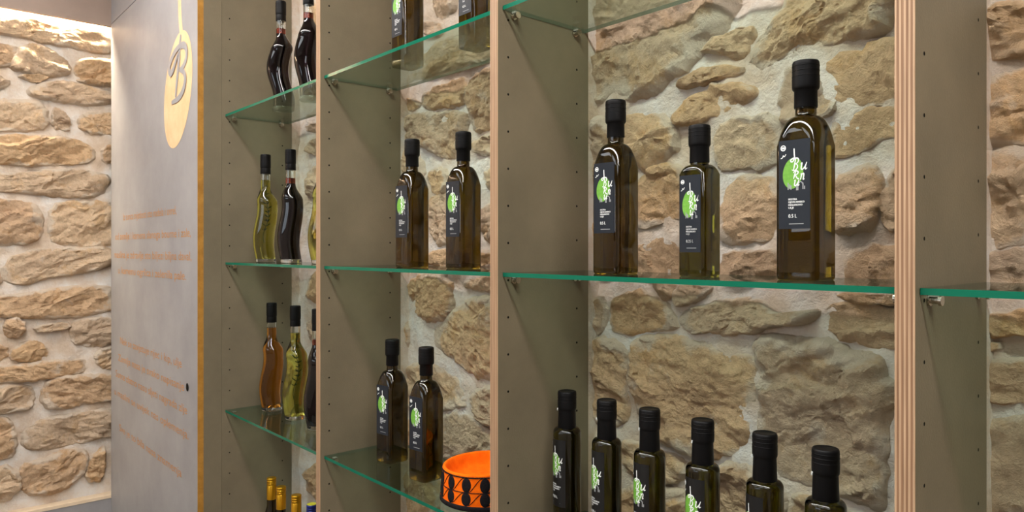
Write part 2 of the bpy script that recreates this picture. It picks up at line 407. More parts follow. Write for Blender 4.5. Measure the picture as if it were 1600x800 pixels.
# ------------------------------------------------------------------ stones
def stone_mesh(poly, seed, hmax, rings=22, nseg=112, rough=1.0, grow=0.011):
    """poly: 2D outline in metres. Returns verts (a, b, h) and faces: a split-faced block rising out of the mortar"""
    rnd = random.Random(seed)
    # grow the outline a little: the mortar laps over the arris of the block
    gx = sum(q[0] for q in poly) / len(poly); gy = sum(q[1] for q in poly) / len(poly)
    poly = [(x + (x - gx) / (math.hypot(x - gx, y - gy) or 1) * grow, y + (y - gy) / (math.hypot(x - gx, y - gy) or 1) * grow) for x, y in poly]
    p = smooth_poly(poly, 1, True)
    n = len(p)
    # resample by length
    seg = [math.dist(p[i], p[(i + 1) % n]) for i in range(n)]
    tot = sum(seg); out = []; i = 0; acc = 0.0
    for k in range(nseg):
        t = tot * k / nseg
        while acc + seg[i] < t: acc += seg[i]; i += 1
        u = (t - acc) / seg[i]; a, b = p[i], p[(i + 1) % n]
        out.append((a[0] + (b[0] - a[0]) * u, a[1] + (b[1] - a[1]) * u))
    A = sum(out[i][0] * out[(i + 1) % nseg][1] - out[(i + 1) % nseg][0] * out[i][1] for i in range(nseg)) / 2
    cx = sum((out[i][0] + out[(i + 1) % nseg][0]) * (out[i][0] * out[(i + 1) % nseg][1] - out[(i + 1) % nseg][0] * out[i][1]) for i in range(nseg)) / (6 * A)
    cy = sum((out[i][1] + out[(i + 1) % nseg][1]) * (out[i][0] * out[(i + 1) % nseg][1] - out[(i + 1) % nseg][0] * out[i][1]) for i in range(nseg)) / (6 * A)
    if A < 0: out.reverse()
    size = math.sqrt(abs(A))
    off = Vector((rnd.uniform(-50, 50), rnd.uniform(-50, 50), rnd.uniform(-50, 50)))
    tilt = (rnd.uniform(-0.05, 0.05), rnd.uniform(-0.03, 0.09))
    ang = math.radians(rnd.choice([-28, -15, 18, 25, 32, 8])); ca, sa = math.cos(ang), math.sin(ang)
    def facets(px_, py_, k, amp, til):
        """flat broken facets: every cell of a stretched pattern has its own level and slope"""
        q = Vector((px_ * k * 0.55, py_ * k, 0.3)) + off
        ds, cs = noise.voronoi(q)
        hh = []
        for c_ in (cs[0], cs[1]):
            h1 = noise.cell_vector(c_ * 7.31); d = q - c_
            hh.append(amp * (h1[0] - 0.5) + til * (h1[1] - 0.5) * d[0] / k * 2 + til * (h1[2] - 0.35) * d[1] / k * 2)
        u = min(1.0, (ds[1] - ds[0]) / 0.16); u = 0.5 + 0.5 * u * u * (3 - 2 * u)
        return hh[0] * u + hh[1] * (1 - u)
    def height(x, y, s):
        q = Vector((x, y, 0)) + off
        e = (1 - s ** 9) ** 0.55 if s < 1 else 0.0
        wx = 0.012 * fbm(q * 14, 3); wy = 0.012 * fbm(q * 14 + Vector((9, 4, 2)), 3)
        rx, ry = ca * (x + wx) + sa * (y + wy), -sa * (x + wx) + ca * (y + wy)
        led = noise.ridged_multi_fractal(Vector((rx * 9, ry * 24, 1.7)) + off, 0.9, 2.1, 5, 1.0, 2.0, noise_basis='PERLIN_ORIGINAL')
        big = fbm(q * 8, 3)
        fine = fbm(q * 70, 4)
        h = hmax * 0.66 + 0.007 * big + 0.0045 * (led - 1.0) + facets(rx, ry, 13, .006, .30) + facets(rx, ry, 34, .0026, .26) + 0.0026 * fine
        h += (x - cx) * tilt[0] + (y - cy) * tilt[1]
        h = max(h * rough, 0.0045 + 0.002 * fine)
        return -0.006 + e * (h + 0.006)
    vs, fs = [], []
    for r in range(rings):
        s = 1 - (r / rings) ** 0.9
        for k in range(nseg):
            x = cx + (out[k][0] - cx) * s; y = cy + (out[k][1] - cy) * s
            wob = 0.006 * fbm(Vector((out[k][0] * 45, out[k][1] * 45, 0)) + off, 3) * s * min(1, size / 0.08)
            l = math.hypot(x - cx, y - cy) or 1
            x += (x - cx) / l * wob; y += (y - cy) / l * wob
            vs.append((x, y, height(x, y, s)))
    vs.append((cx, cy, height(cx, cy, 0)))
    for r in range(rings - 1):
        for k in range(nseg):
            a = r * nseg + k; b = r * nseg + (k + 1) % nseg
            fs.append((a, b, b + nseg, a + nseg))
    c = rings * nseg
    for k in range(nseg): fs.append(((rings - 1) * nseg + k, (rings - 1) * nseg + (k + 1) % nseg, c))
    # back side, sunk into the wall
    fs.append(tuple(range(nseg - 1, -1, -1)))
    return vs, fs

boxes = {'b': [], 'l': []}
def put_stone(poly2, which, seed, hmax=0.016, rings=22, nseg=112, rough=1.0, grow=0.011):
    vs, fs = stone_mesh(poly2, seed, hmax, rings, nseg, rough, grow)
    mb = MB()
    if which == 'b': mb.add([(a, WALL_Y - h, b) for a, b, h in vs], fs)
    else: mb.add([(END_X + h, a, b) for a, b, h in vs], fs)
    o = mb.obj('stone', M['stone'], wall_back if which == 'b' else wall_left, smooth=True, sharp=30)
    at = o.data.attributes.new('rim', 'FLOAT', 'POINT')
    at.data.foreach_set('value', [max(0.0, 1 - (k // nseg) / rings * 3.2) for k in range(len(vs))])
    xs = [p[0] for p in poly2]; ys = [p[1] for p in poly2]
    boxes[which].append((min(xs), max(xs), min(ys), max(ys)))
    return o

BACK = [
 # the bay of the tall bottles
 [(880,-70),(1150,-70),(1146,5),(1137,30),(1131,52),(1094,76),(1081,100),(1066,114),(1032,128),(1020,148),(975,152),(958,142),(938,160),(885,170),(880,60)],
 [(1057,134),(1078,121),(1107,110),(1154,104),(1157,116),(1120,125),(1094,130),(1070,138)],
 [(1052,183),(1060,168),(1081,155),(1104,143),(1133,131),(1160,134),(1181,143),(1170,156),(1150,166),(1110,176),(1094,184),(1065,195),(1054,190)],
 [(1096,80),(1132,58),(1165,46),(1174,52),(1170,72),(1155,93),(1128,78)],
 [(1232,5),(1245,-70),(1430,-70),(1430,5),(1388,26),(1376,45),(1344,56),(1313,60),(1276,64),(1229,84),(1205,105),(1179,106),(1171,90),(1182,68),(1205,42)],
 [(1279,100),(1297,89),(1339,86),(1357,74),(1400,58),(1440,55),(1440,140),(1400,150),(1376,156),(1331,160),(1299,148),(1307,118),(1281,110)],
 [(1218,133),(1236,106),(1260,108),(1290,150),(1302,160),(1300,172),(1270,185),(1235,189),(1221,183)],
 [(1118,200),(1145,186),(1200,183),(1215,198),(1214,248),(1190,258),(1165,256),(1122,262),(1116,240)],
 [(1128,317),(1138,296),(1152,280),(1216,281),(1216,368),(1170,373),(1128,379),(1125,350)],
 [(1126,400),(1150,396),(1178,398),(1214,388),(1216,436),(1126,438)],
 [(1298,197),(1320,180),(1355,172),(1400,167),(1440,165),(1440,222),(1400,216),(1375,211),(1354,222),(1330,240),(1305,243),(1300,225)],
 [(1303,292),(1319,275),(1344,264),(1370,272),(1377,292),(1370,325),(1350,347),(1337,356),(1304,363)],
 [(1378,312),(1400,262),(1440,250),(1440,350),(1400,356),(1384,352),(1378,332)],
 [(1320,404),(1337,389),(1380,388),(1400,396),(1440,400),(1440,442),(1400,442),(1322,440)],
 [(973,184),(1000,178),(1025,180),(1042,194),(1050,212),(1045,238),(1018,256),(998,270),(984,242),(968,215)],
 [(993,279),(1030,263),(1058,262),(1064,290),(1065,335),(1045,341),(1028,346),(1005,353),(990,346),(985,305)],
 [(1005,382),(1030,374),(1055,380),(1063,405),(1059,431),(1010,433),(985,428),(990,392)],
 [(880,192),(935,186),(958,215),(968,300),(940,328),(880,322)],
 [(880,346),(955,340),(972,380),(970,430),(880,432)],
 [(880,474),(925,469),(941,466),(943,490),(937,520),(880,522)],
 [(954,479),(970,463),(1000,458),(1025,471),(1042,482),(1051,500),(1048,513),(990,518),(957,521),(951,505)],
 [(1025,438),(1050,440),(1049,459),(1036,464),(1027,455)],
 [(1055,459),(1068,448),(1085,448),(1110,449),(1082,468),(1066,474),(1056,471)],
 [(1062,491),(1073,484),(1107,478),(1133,473),(1150,476),(1177,471),(1200,486),(1222,496),(1250,488),(1270,482),(1270,498),(1250,508),(1200,509),(1163,515),(1146,518),(1100,518),(1091,522),(1073,518),(1063,506)],
 [(1287,487),(1300,477),(1325,474),(1350,484),(1400,486),(1440,486),(1440,540),(1400,539),(1372,541),(1340,533),(1305,521),(1287,511)],
 [(1306,464),(1325,457),(1440,460),(1440,476),(1352,474)],
 [(880,542),(925,535),(950,537),(971,546),(977,565),(973,600),(974,630),(979,650),(960,660),(880,662)],
 [(986,539),(1000,530),(1057,529),(1083,539),(1098,541),(1120,557),(1145,556),(1162,555),(1174,570),(1170,600),(1171,632),(1163,665),(1156,695),(1120,711),(1080,708),(1040,690),(1012,672),(996,640),(988,600)],
 [(1176,538),(1200,528),(1222,528),(1250,535),(1300,540),(1320,548),(1325,557),(1355,558),(1368,563),(1373,580),(1380,595),(1395,602),(1390,625),(1382,650),(1380,690),(1378,730),(1372,785),(1365,792),(1330,782),(1312,770),(1268,758),(1222,743),(1202,720),(1190,690),(1185,665),(1189,630),(1188,590),(1184,560)],
 [(970,690),(1000,699),(1030,705),(1062,718),(1070,745),(1030,752),(985,745),(962,720)],
 [(1120,737),(1150,728),(1172,735),(1212,765),(1222,790),(1215,830),(1130,830),(1108,790)],
 [(960,772),(1000,763),(1060,766),(1085,785),(1080,840),(960,840)],
 [(880,686),(938,680),(950,700),(952,760),(880,765)],
 [(880,787),(940,782),(945,840),(880,840)],
 [(1230,778),(1262,780),(1320,802),(1325,850),(1232,850)],
 # the bay of the orange hat
 [(676,-12),(708,-12),(706,12),(692,29),(677,20)], [(663,37),(684,34),(694,48),(668,57)], [(716,10),(740,-6),(800,-10),(800,36),(745,44),(718,34)],
 [(640,96),(663,80),(700,60),(735,62),(767,55),(800,50),(800,85),(767,92),(735,104),(690,114),(660,125),(640,121)],
 [(657,159),(664,142),(710,125),(726,118),(728,157),(692,166),(662,171)], [(610,150),(654,157),(650,171),(610,176)],
 [(733,121),(767,108),(800,100),(800,193),(767,192),(738,204),(734,180)],
 [(610,190),(660,177),(725,173),(726,200),(714,213),(712,246),(684,243),(665,227),(610,218)],
 [(736,223),(767,215),(800,212),(800,240),(745,243)], [(665,273),(680,266),(696,268),(697,295),(675,303)],
 [(668,311),(697,301),(713,320),(706,375),(675,381)], [(752,271),(767,262),(800,262),(800,305),(765,301)],
 [(750,331),(767,316),(800,318),(800,382),(765,379),(748,360)], [(610,236),(648,233),(658,260),(655,300),(610,305)],
 [(610,320),(655,316),(660,380),(610,385)], [(668,393),(705,388),(745,392),(800,396),(800,417),(668,419)],
 [(640,441),(658,429),(700,432),(703,480),(690,500),(655,499),(641,470)], [(719,446),(740,433),(800,432),(800,453),(745,456)],
 [(672,517),(690,504),(716,480),(745,466),(800,464),(800,592),(767,590),(736,586),(710,560),(684,549),(674,537)],
 [(610,500),(630,498),(640,520),(631,547),(610,552)],
 [(610,592),(640,573),(665,566),(690,576),(712,596),(722,612),(729,632),(700,640),(670,632),(610,640)],
 [(736,613),(767,606),(800,606),(800,668),(767,662),(742,649)],
 [(690,651),(718,647),(742,662),(775,690),(770,705),(710,712),(685,720),(670,690)],
 [(610,660),(655,655),(662,700),(610,722)], [(610,742),(650,737),(680,750),(690,790),(650,810),(610,802)], [(720,735),(790,728),(800,800),(716,806)],
 # the sliver beside the wavy bottles
 [(488,-6),(545,-10),(545,58),(488,55)], [(486,72),(545,66),(545,120),(482,124)], [(475,193),(545,188),(545,206),(478,208)], [(478,216),(545,212),(545,245),(480,244)],
 [(477,256),(545,252),(545,330),(480,316)], [(483,337),(545,333),(545,372),(484,369)], [(482,422),(545,418),(545,470),(479,476)],
 [(484,490),(545,486),(545,540),(480,545)], [(480,561),(545,555),(545,620),(478,616)], [(476,641),(545,636),(545,700),(474,706)], [(474,726),(545,720),(545,790),(476,781)],
 # the bay beyond the striped post
 [(1520,22),(1560,12),(1600,5),(1660,0),(1660,70),(1600,76),(1560,88),(1520,92)],
 [(1520,136),(1560,122),(1600,102),(1660,95),(1660,205),(1600,214),(1570,222),(1520,223)],
 [(1520,242),(1600,231),(1660,228),(1660,365),(1600,372),(1560,380),(1520,373)],
 [(1520,416),(1560,402),(1600,396),(1660,395),(1660,446),(1520,452)],
 [(1520,500),(1600,491),(1660,490),(1660,523),(1520,528)], [(1520,534),(1568,541),(1520,556)],
 [(1520,579),(1555,569),(1600,576),(1660,580),(1660,622),(1600,626),(1520,622)],
 [(1520,669),(1560,661),(1600,656),(1660,655),(1660,790),(1600,800),(1520,796)],
]
LEFT = [
 [(-45,18),(20,24),(90,36),(172,49),(177,82),(150,83),(120,75),(75,66),(40,57),(-45,48)],
 [(-45,66),(22,70),(30,85),(15,103),(-45,100)], [(19,102),(31,76),(55,70),(85,82),(109,101),(105,117),(65,115),(30,109)],
 [(120,105),(130,92),(185,95),(185,133),(135,130),(122,122)], [(-45,113),(12,122),(10,135),(-45,142)],
 [(45,139),(75,127),(120,130),(185,149),(185,162),(115,161),(52,151)], [(25,116),(68,117),(74,121),(55,126)],
 [(-45,156),(50,157),(70,165),(76,200),(30,204),(-45,198)], [(82,173),(95,170),(110,190),(105,202),(85,198)],
 [(125,181),(150,175),(185,180),(185,211),(130,205)], [(-45,212),(50,212),(115,217),(147,230),(148,253),(100,257),(35,257),(-45,252)],
 [(160,229),(185,226),(185,252),(163,254)], [(-45,268),(30,272),(100,265),(165,270),(173,286),(155,306),(115,309),(60,301),(-45,296)],
 [(-45,312),(40,315),(65,328),(66,370),(30,382),(-45,377)], [(80,322),(115,315),(185,318),(185,381),(130,386),(85,381),(77,360)],
 [(30,396),(90,389),(185,386),(185,410),(140,426),(75,431),(45,446),(8,441),(2,420)],
 [(-45,466),(30,460),(95,452),(165,445),(185,455),(185,483),(140,493),(90,494),(30,497),(-45,492)],
 [(8,503),(30,498),(38,512),(30,526),(10,523)], [(109,518),(125,500),(185,496),(185,530),(150,541),(115,536)],
 [(17,551),(45,533),(65,540),(76,556),(50,563),(25,563)], [(55,511),(100,503),(108,513),(65,520)],
 [(-45,582),(60,568),(130,560),(141,572),(125,585),(65,591),(10,599),(-45,600)], [(150,549),(185,542),(185,576),(155,573)],
 [(-45,610),(25,603),(53,609),(50,636),(20,643),(-45,647)], [(67,602),(100,589),(185,585),(185,625),(140,629),(100,638),(70,636)],
 [(37,682),(45,666),(100,651),(185,637),(185,680),(125,691),(75,703),(40,701)], [(-45,655),(20,653),(24,700),(15,716),(-45,722)],
 [(32,727),(75,720),(105,702),(140,706),(130,740),(95,770),(36,773)], [(138,722),(160,702),(164,705),(163,750),(134,750)],
 [(-45,735),(28,729),(33,775),(-45,795)], [(-45,425),(-4,420),(0,446),(-45,452)], [(-45,545),(8,540),(10,562),(-45,570)],
]
sd = 100
for pl in BACK:
    sd += 1
    pts = [on_y(x, y, WALL_Y - 0.008) for x, y in pl]
    ar = (max(p.x for p in pts) - min(p.x for p in pts)) * (max(p.z for p in pts) - min(p.z for p in pts))
    big = ar > 0.012
    put_stone([(p.x, p.z) for p in pts], 'b', sd, hmax=0.019 if big else 0.013, rings=40 if big else 14, nseg=190 if big else 64)
for pl in LEFT:
    sd += 1
    pts = [on_x(x, y, END_X + 0.012) for x, y in pl]
    put_stone([(p.y, p.z) for p in pts], 'l', sd, hmax=0.028, rings=18, nseg=96, rough=1.15, grow=0.014)
# the same walls go on outside the frame: coursed rubble where no traced stone lies
def fill_courses(which, a0, a1, z0, z1, rnd):
    """greedy packing: big blocks first, then smaller ones into what is left"""
    global sd
    for wd0, h0, st in ((0.26, 0.15, 0.05), (0.19, 0.12, 0.04), (0.13, 0.10, 0.03), (0.10, 0.065, 0.025)):
        z = z0
        while z < z1:
            a = a0 + rnd.uniform(0, .04)
            while a < a1:
                wd = wd0 * rnd.uniform(.85, 1.15); h = h0 * rnd.uniform(.85, 1.1)
                r = (a, a + wd, z, z + h); g = 0.016
                if r[1] < a1 and r[3] < z1 and not any(r[0] < b[1] + g and r[1] > b[0] - g and r[2] < b[3] + g and r[3] > b[2] - g for b in boxes[which]):
                    j = lambda: rnd.uniform(-0.010, 0.010)
                    pl = [(r[0] + j(), r[2] + j()), ((r[0] + r[1]) / 2, r[2] + j()), (r[1] + j(), r[2] + j()), (r[1] + j(), r[3] + j()), ((r[0] + r[1]) / 2, r[3] + j()), (r[0] + j(), r[3] + j())]
                    sd += 1
                    put_stone(pl, which, sd, hmax=0.018, rings=9, nseg=40)
                    boxes[which][-1] = r
                    a += wd
                a += st
            z += st
rf = random.Random(5)
fill_courses('b', -2.05, 1.1, 0.55, 2.35, rf)
fill_courses('l', -0.75, 0.70, 0.56, 2.36, rf)

# ------------------------------------------------------------------ shelving: partitions
F0 = 1.0 * D; BACK_Y = 1.285 * D
Z_MID = ZC - 0.0497 * D; GT = 0.0090 * D
SP = 0.577 * D
Z_UP = Z_MID + SP; Z_LOW = Z_MID - SP + 0.001; Z_BOT = ZC - 1.262 * D
PX = [-2.861 * D, -2.0267 * D, -1.1920 * D, -0.3585 * D, 0.476 * D]    # right faces of the partitions
PZ1 = 2.72
hole_front, hole_back = 1.03 * D, 1.245 * D
plabels = ['grey partition flush with the side of the tall lettered cupboard',
           'grey partition with pale plywood edge between the wavy bottles and the orange hat shelf',
           'grey partition with plywood edge between the orange hat and the row of six round bottles',
           'grey partition with broad striped plywood edge beside the tall single oil bottle',
           'grey partition at the far end of the glass shelf beyond the striped post']
pin_proto = None
hole_step = 0.0809 * D
parts = []
for i, xr in enumerate(PX):
    t = thing('shelf_partition', plabels[i], 'partition', (xr - T, F0, 0), 0, 'partitions of the shelving')
    parts.append(t)
    mb = MB(); mb.box(0, T, 0.0012, BACK_Y - F0, 0, PZ1); mb.obj('board', M['board'], t)
    mb = MB(); mb.box(0.0003, T - 0.0003, 0, 0.0013, 0, PZ1); mb.obj('plywood_edge', M['ply'] if i else M['board'], t)
    # the gap to the uneven stone is pointed up with mortar
    mb = MB(); mb.box(xr - T + .001, xr - .0012, BACK_Y - .0005, WALL_Y + .006, 0, PZ1); mb.obj('mortar_fillet', M['mortar'], wall_back)
    # rows of drilled peg holes on both faces
    mb = MB()
    z0 = Z_MID - GT - 0.006
    ks = range(-12, 14)
    for yy in (hole_front, hole_back):
        for k in ks:
            z = z0 + k * hole_step + (0.006 if yy == hole_back else 0)
            for x, sx in ((T + 0.00025, 1), (-0.00025, -1)):
                ring = [(x, yy - F0 + 0.0021 * math.cos(a * math.pi / 5), z + 0.0021 * math.sin(a * math.pi / 5)) for a in range(10)]
                mb.add(ring, [tuple(range(10)) if sx > 0 else tuple(range(9, -1, -1))])
    ho = mb.obj('peg_holes', M['hole'], t); ho['kind'] = 'stuff'

def shelf_pins(i, z, sides):
    """pins plugged into partition i under a shelf whose underside is at z; sides: +1 right face, -1 left face"""
    for sx in sides:
        for yy in (1.045 * D, 1.238 * D):
            mb = MB()
            n = 14
            def ring(x, r): return [(x, r * math.cos(2 * math.pi * k / n), r * math.sin(2 * math.pi * k / n)) for k in range(n)]
            prof = [(0.0, .0062), (0.0025, .0062), (0.0026, .0038), (0.010, .0038), (0.0101, .0056), (0.013, .0056)]
            mb.loft([ring(a, r) for a, r in prof], True)
            o = mb.obj('shelf_pin', M['steel'], parts[i], smooth=True, sharp=35)
            o.location = (T if sx > 0 else 0, yy - F0, z - 0.0060)
            if sx < 0: o.rotation_euler = (0, 0, math.pi)
            mb = MB(); mb.box(0.0015, 0.0105, -0.0045, 0.0045, 0.0034, 0.0066)
            mb.obj('pin_cushion', M['pinplastic'], o)

shelf_spec = [  # bay, top z, label
 (0, Z_UP, 'clear glass shelf carrying the two upper dark wavy bottles'),
 (0, Z_MID, 'clear glass shelf carrying green and dark wavy bottles, no amber one'),
 (0, Z_LOW, 'clear glass shelf carrying the amber, green and dark wavy bottles'),
 (0, Z_BOT, 'clear glass shelf under the gold and blue topped bottles'),
 (1, Z_UP, 'clear glass shelf over the square bottle pair, two bottle bases seen through it'),
 (1, Z_MID, 'clear glass shelf carrying a pair of square oil bottles and nothing else, at eye level'),
 (1, Z_LOW, 'clear glass shelf carrying two square oil bottles and the orange hat'),
 (2, Z_UP, 'empty clear glass shelf above the three square oil bottles'),
 (2, Z_MID, 'long green-edged glass shelf carrying three square oil bottles'),
 (2, Z_LOW, 'glass shelf carrying the row of six round oil bottles'),
 (3, Z_MID, 'green-edged glass shelf resting on the striped post, holding nothing'),
]
for bay, zt, lab in shelf_spec:
    x0, x1 = PX[bay] + 0.0008, PX[bay + 1] - T - 0.0008
    y0, y1 = 1.0138 * D, 1.272 * D
    mb = MB()
    v = [(x, y, z) for z in (zt - GT, zt) for y in (y0, y1) for x in (x0, x1)]
    mb.add(v, [(0, 2, 3, 1), (4, 5, 7, 6)], 0)
    mb.add(v, [(0, 1, 5, 4)], 1)
    mb.add(v, [(2, 6, 7, 3), (0, 4, 6, 2), (1, 3, 7, 5)], 2)
    o = mb.obj('glass_shelf', [M['pane'], M['edge'], M['side']])
    tag(o, lab, 'shelf', 'glass shelves')
    shelf_pins(bay, zt - GT, (1,)); shelf_pins(bay + 1, zt - GT, (-1,))

# ------------------------------------------------------------------ tall cupboard with the lettered door
PV = 0.909 * D; PT = 0.023 * D
CX0, CX1 = -4.225 * D, PX[0]
Z_SEAM = ZC + 1.178 * D
cab = thing('tall_cupboard', 'tall grey cupboard with engraved lettering and wooden oval emblem on its door', 'cupboard', (0, 0, 0))
mb = MB(); mb.box(CX0, CX1, PV + PT, F0 - 0.0006, 0, 2.74); mb.box(CX0, PX[0] - T - 0.0005, F0 - 0.0006, BACK_Y - 0.02, 0, 2.74); mb.obj('carcass', M['board'], cab)
def slab(name, z0, z1):
    mb = MB(); mb.box(CX0, CX1, PV, PV + PT, z0, z1)
    door = mb.obj(name, M['board2'], cab)
    mb = MB(); mb.box(CX1 - 0.0005, CX1 + 0.0006, PV + 0.0004, PV + PT - 0.0004, z0, z1); mb.obj('edge_band', M['ochre'], door)
    return door
door = slab('door', 0.08, Z_SEAM - 0.0015)
slab('upper_panel', Z_SEAM + 0.0015, 2.74)
mb = MB(); mb.box(CX0 + 0.02, CX1 - 0.02, PV + PT + 0.0, PV + PT + 0.02, 0.0, 0.079); mb.obj('plinth', M['board'], cab)
PF = PV - 0.0006
def on_door(px, py): p = on_y(px, py, PV); return (p.x, p.z)
def door_flat(name, v2, f, mat, off=0.0006, thick=True):
    """flat inlay standing a hair proud of the door"""
    mb = MB(); mb.add([(a, PV - off, b) for a, b in v2], f)
    o = mb.obj(name, mat, door)
    if name == 'lettering': o['kind'] = 'stuff'
    return o
# olive-shaped inlay and its stem
c = on_door(277.7, 140); tp = on_door(283.5, 48.5); bt = on_door(272, 231.5); lf = on_door(256.4, 150); rg = on_door(299, 128)
ax1 = ((tp[0] - bt[0]) / 2, (tp[1] - bt[1]) / 2); hw = (rg[0] - lf[0]) / 2
c = ((tp[0] + bt[0]) / 2, (tp[1] + bt[1]) / 2)
ell = [(c[0] + ax1[0] * math.cos(a) + hw * math.sin(a), c[1] + ax1[1] * math.cos(a)) for a in [2 * math.pi * k / 72 for k in range(72)]]
door_flat('oval_inlay', ell, [tuple(range(72))], M['inlay'])
st = [on_door(*p) for p in ((283.5, 52), (281.5, 30), (280.8, 10), (280.6, -30))]
v2, f = ribbon2(smooth_poly(st, 2), 0.030); door_flat('stem_inlay', v2, f, M['inlay'], 0.0004)
bs = [[(178,180),(172,230),(165,340),(156,430),(150,508)],
      [(134,290),(150,262),(176,238),(196,232),(210,258),(206,312),(188,352),(172,364)],
      [(172,364),(192,370),(203,400),(198,448),(182,492),(160,520),(130,536)],
      [(176,240),(150,268),(126,318),(116,360),(124,388),(136,372),(150,330),(164,280)]]
vB, fB = [], []
for k, s in enumerate(bs):
    pts = smooth_poly([on_door(230 + x / 3.333, y / 3.333) for x, y in s], 3)
    n = len(pts)
    wd = [0.010 + 0.012 * math.sin(math.pi * i / (n - 1)) for i in range(n)]
    v, f = ribbon2(pts, wd)
    fB += [tuple(i + len(vB) for i in q) for q in f]; vB += [(p[0], p[1], k) for p in v]
mb = MB(); mb.add([(p[0], PV - 0.0016 - 0.0004 * p[2], p[1]) for p in vB], fB); mb.obj('letter_b', M['board2'], door)
lines = [('Iz sunca svjetlosti sto nadela i uvrel,', 192.7, 342, 276, 337.5), ('od zemlje i kamena slanoga bourne i zale,', 180.5, 374, 298.6, 371),
         ('maslina je zdravlje sto biljezi biljna daval,', 179, 402, 299.5, 408), ('u kamenu ogrlica i zelenila pale.', 185, 425, 291, 440.5),
         ('Nek se zavjetuje rijec i kip, ulje', 188, 535, 284, 577), ('Zemlja nasa je svako napisanje', 185, 561, 288, 614),
         ('Sunce zlatno nasu sljeti nagrada zlje', 181, 590, 292.5, 645), ('u maslini se uvijek nas oplemenja.', 179, 616, 295, 687),
         ('Sve je to bila nasa znamenja', 186.6, 671, 284, 748)]
for body, x0, y0, x1, y1 in lines:
    a = on_door(x0, y0); b = on_door(x1, y1)
    zb = (a[1] + b[1]) / 2
    v, f = text_fit(body, a[0], zb, b[0] - a[0], 0.0275)
    door_flat('lettering', v, f, M['engrave'])
hc = on_door(293, 605)
ring = [(hc[0] + 0.0125 * math.cos(a * math.pi / 12), hc[1] + 0.0125 * math.sin(a * math.pi / 12)) for a in range(24)]
door_flat('finger_hole', ring, [tuple(range(24))], M['hole'], 0.0007)
sc_ = on_door(230, 494)
ring = [(sc_[0] + 0.004 * math.cos(a * math.pi / 6), sc_[1] + 0.003 * math.sin(a * math.pi / 6)) for a in range(12)]

# soffit, light strip, bench along the end wall
mb = MB(); mb.box(CX0 - 0.020, CX0, -1.2, PV + 0.01, ZC + 1.166 * D, ROOM_Z); mb.box(END_X - 0.02, CX0 - 0.02, -1.2, PV + 0.01, ZC + 1.166 * D + 0.03, ZC + 1.166 * D + 0.05)
struct(mb.obj('trim_1', M['soffit']), 'grey brown soffit hiding a light strip above the coursed stone wall')
mb = MB(); mb.box(CX0 - 0.040, CX0 - 0.024, -1.15, PV - 0.01, ZC + 1.166 * D + 0.020, ZC + 1.166 * D + 0.028)
led = thing('led_strip', 'warm glowing light strip tucked under the soffit above the stone wall', 'light', (0, 0, 0))
mb.obj('diffuser', M['led'], led)
mb = MB(); mb.box(CX0 - 0.041, CX0 - 0.023, -1.15, PV - 0.01, ZC + 1.166 * D + 0.0282, ZC + 1.166 * D + 0.031); mb.obj('channel', M['housing'], led)
ZB = ZC - 1.283 * D
bench = thing('low_bench', 'low grey ledge with pale wooden edge at the foot of the stone end wall', 'bench', (0, 0, 0))
mb = MB(); mb.box(END_X - 0.0, CX0 - 0.004, -1.2, PV + 0.2, ZB - 0.012, ZB); mb.obj('top_board', M['pale_wood'], bench)
mb = MB(); mb.box(END_X + 0.01, CX0 - 0.006, -1.2, PV + 0.2, 0, ZB - 0.012); mb.obj('front_panel', M['board2'], bench)

# ------------------------------------------------------------------ bottles
def rsq(a, rc, z, n=13):
    """rounded square ring, half width a, corner radius rc"""
    rc = min(rc, a); pts = []
    for q in range(4):
        cx, cy = [(1, -1), (1, 1), (-1, 1), (-1, -1)][q]
        for k in range(n):
            th = -math.pi / 2 + q * math.pi / 2 + (math.pi / 2) * k / (n - 1)
            pts.append((cx * (a - rc) + rc * math.cos(th), cy * (a - rc) + rc * math.sin(th), z))
    return pts

def capsule_part(parent, rc, rs, z_top, z_collar, z_bot, rb=None):
    mb = MB(); rb = rb or rs
    mb.lathe([(rs * .5, z_bot), (rb, z_bot), (rb + .0003, z_bot + .001), (rs, z_collar - 0.004), (rc * .93, z_collar - .0025), (rc * .985, z_collar - 0.001), (rc, z_collar + 0.0015),
              (rc * 1.005, z_collar + (z_top - z_collar) * .3), (rc * .985, z_collar + (z_top - z_collar) * .5), (rc * .995, z_top - .006), (rc * .985, z_top - .0025), (rc * .93, z_top - .0004), (rc * .85, z_top), (rc * .8, z_top - .0006)], 36)
    cap = mb.obj('capsule', M['cap'], parent, smooth=True, sharp=50)
    for k in (.42, .62, .8):       # embossed rings
        z = z_collar + (z_top - z_collar) * k
        mb = MB(); mb.lathe([(rc * .97, z - .0006), (rc * 1.012, z - .0003), (rc * 1.012, z + .0003), (rc * .97, z + .0006)], 36, cap0=False, cap1=False)
        mb.obj('ring', M['cap'], cap, smooth=True)
    return cap

